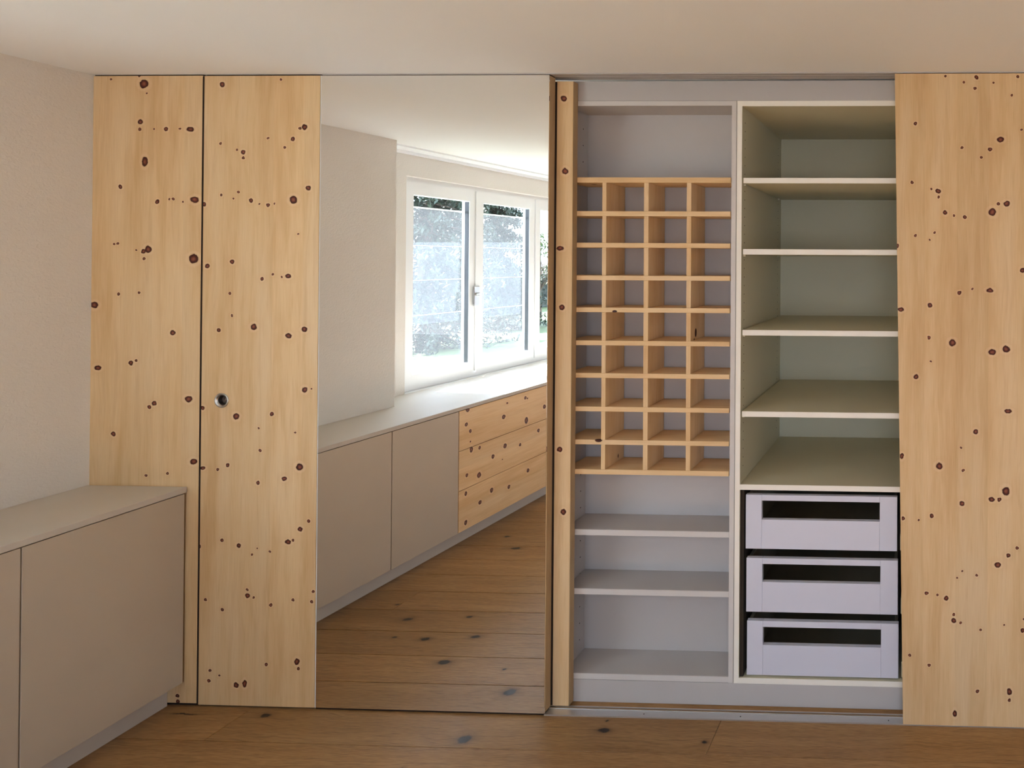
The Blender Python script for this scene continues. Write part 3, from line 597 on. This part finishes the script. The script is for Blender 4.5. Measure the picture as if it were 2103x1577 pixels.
# ---------------------------------------------------------------- garden outside the window
def ground_z(a): return -.05 - max(0, (-a - .5)) * .033
gr = bmesh.new()
aa = [-.46, -1.5, -3, -6, -9, -14, -25, -50]; ss = [8, 0, -6, -12, -18, -30, -60]
vs = [[gr.verts.new((a, s, ground_z(a))) for s in ss] for a in aa]
for i in range(len(aa) - 1):
    for j in range(len(ss) - 1): gr.faces.new((vs[i][j], vs[i + 1][j], vs[i + 1][j + 1], vs[i][j + 1]))
tag(obj('lawn', gr, 'grass', loc=WO, rot=PHI), kind='structure')
g2 = bmesh.new(); bx(g2, -8, 8, YB - 30, YB - .2, -.4, -.1); tag(obj('terrace', g2, 'paving'), kind='structure')
def leaves(bm, p, n, rad, size, rg, droop=0.0):
    for _ in range(n):
        v = Vector((rg.gauss(0, 1), rg.gauss(0, 1), rg.gauss(0, 1))); v = v.normalized() * (rg.random() ** .4)
        c = p + Vector((v.x * rad[0], v.y * rad[1], v.z * rad[2]))
        q = Matrix.Rotation(rg.uniform(0, 6.28), 3, 'Z') @ Matrix.Rotation(rg.uniform(-1.2, 1.2) - droop, 3, 'X')
        s = size * rg.uniform(.6, 1.3)
        bm.faces.new([bm.verts.new(c + q @ Vector(w)) for w in ((-s * .35, 0, 0), (0, -s, 0), (s * .35, 0, 0), (0, s, 0))])
def tree(name, label, a, s, h, r, mat, seed, conifer=True):
    rg = random.Random(seed); z = ground_z(a); t = thing(name, label, 'tree', wall_pt(a, s, z), PHI)
    tk = bmesh.new(); cyl(tk, (0, 0, -.1), (0, 0, 1), .17 if conifer else .09, .03, h * .95, 10); obj('trunk', tk, 'bark', t)
    bm = bmesh.new(); br = bmesh.new()
    if conifer:
        zz = .25
        while zz < h:
            rad = r * (1 - zz / h) ** .75
            for k in range(9):
                an = rg.uniform(0, 6.28); ln = rad * rg.uniform(.75, 1.1)
                tip = Vector((math.cos(an) * ln, math.sin(an) * ln, zz - ln * .28)); base_ = Vector((0, 0, zz))
                cyl(br, base_, tip - base_, .02, .004, (tip - base_).length, 4, False)
                for u in range(1, 9):
                    p = base_.lerp(tip, u / 8); leaves(bm, p, 14, (.16, .16, .13), .07, rg, .3)
            zz += .21
    else:
        for k in range(26):
            an = rg.uniform(0, 6.28); rr_ = r * math.sqrt(rg.random()); p = Vector((math.cos(an) * rr_, math.sin(an) * rr_, h * rg.uniform(.35, 1)))
            cyl(br, Vector((0, 0, h * .3)), p - Vector((0, 0, h * .3)), .02, .004, (p - Vector((0, 0, h * .3))).length, 4, False)
            leaves(bm, p, 90, (.28, .28, .25), .06, rg)
    bo = obj('branches', br, 'bark', t); bo['kind'] = 'stuff'; f = obj('foliage', bm, mat, t); f['kind'] = 'stuff'
    return t
tree('conifer', 'dark conifer with drooping branches, nearest of the trees outside the window', -8.4, -9.2, 8.0, 1.65, 'needle', 1)
tree('conifer', 'second dark conifer outside the window, whose edge meets the sky', -9.8, -12.5, 5.6, 1.4, 'needle', 2)
tree('conifer', 'dark conifer standing behind the other two outside the window', -12.6, -14.2, 6.0, 1.5, 'needle', 4)
tree('young_tree', 'small pale green leafy tree right of the conifers outside the window', -11.8, -16.6, 3.0, .6, 'leaf', 3, False)
hg = bmesh.new(); rg = random.Random(9)
for i in range(150):
    a = -16.0 + rg.uniform(-.3, .3); s = -10.0 - i * .11
    leaves(hg, Vector((a, s, ground_z(a) + rg.uniform(.1, 1.75))), 70, (.35, .3, .35), .09, rg)
bx(hg, -16.2, -15.8, -27, -9.5, ground_z(-16) - .1, ground_z(-16) + 1.5)
tag(obj('hedge', hg, 'hedge', loc=WO, rot=PHI), 'dark clipped hedge behind the lawn outside the window', 'hedge')
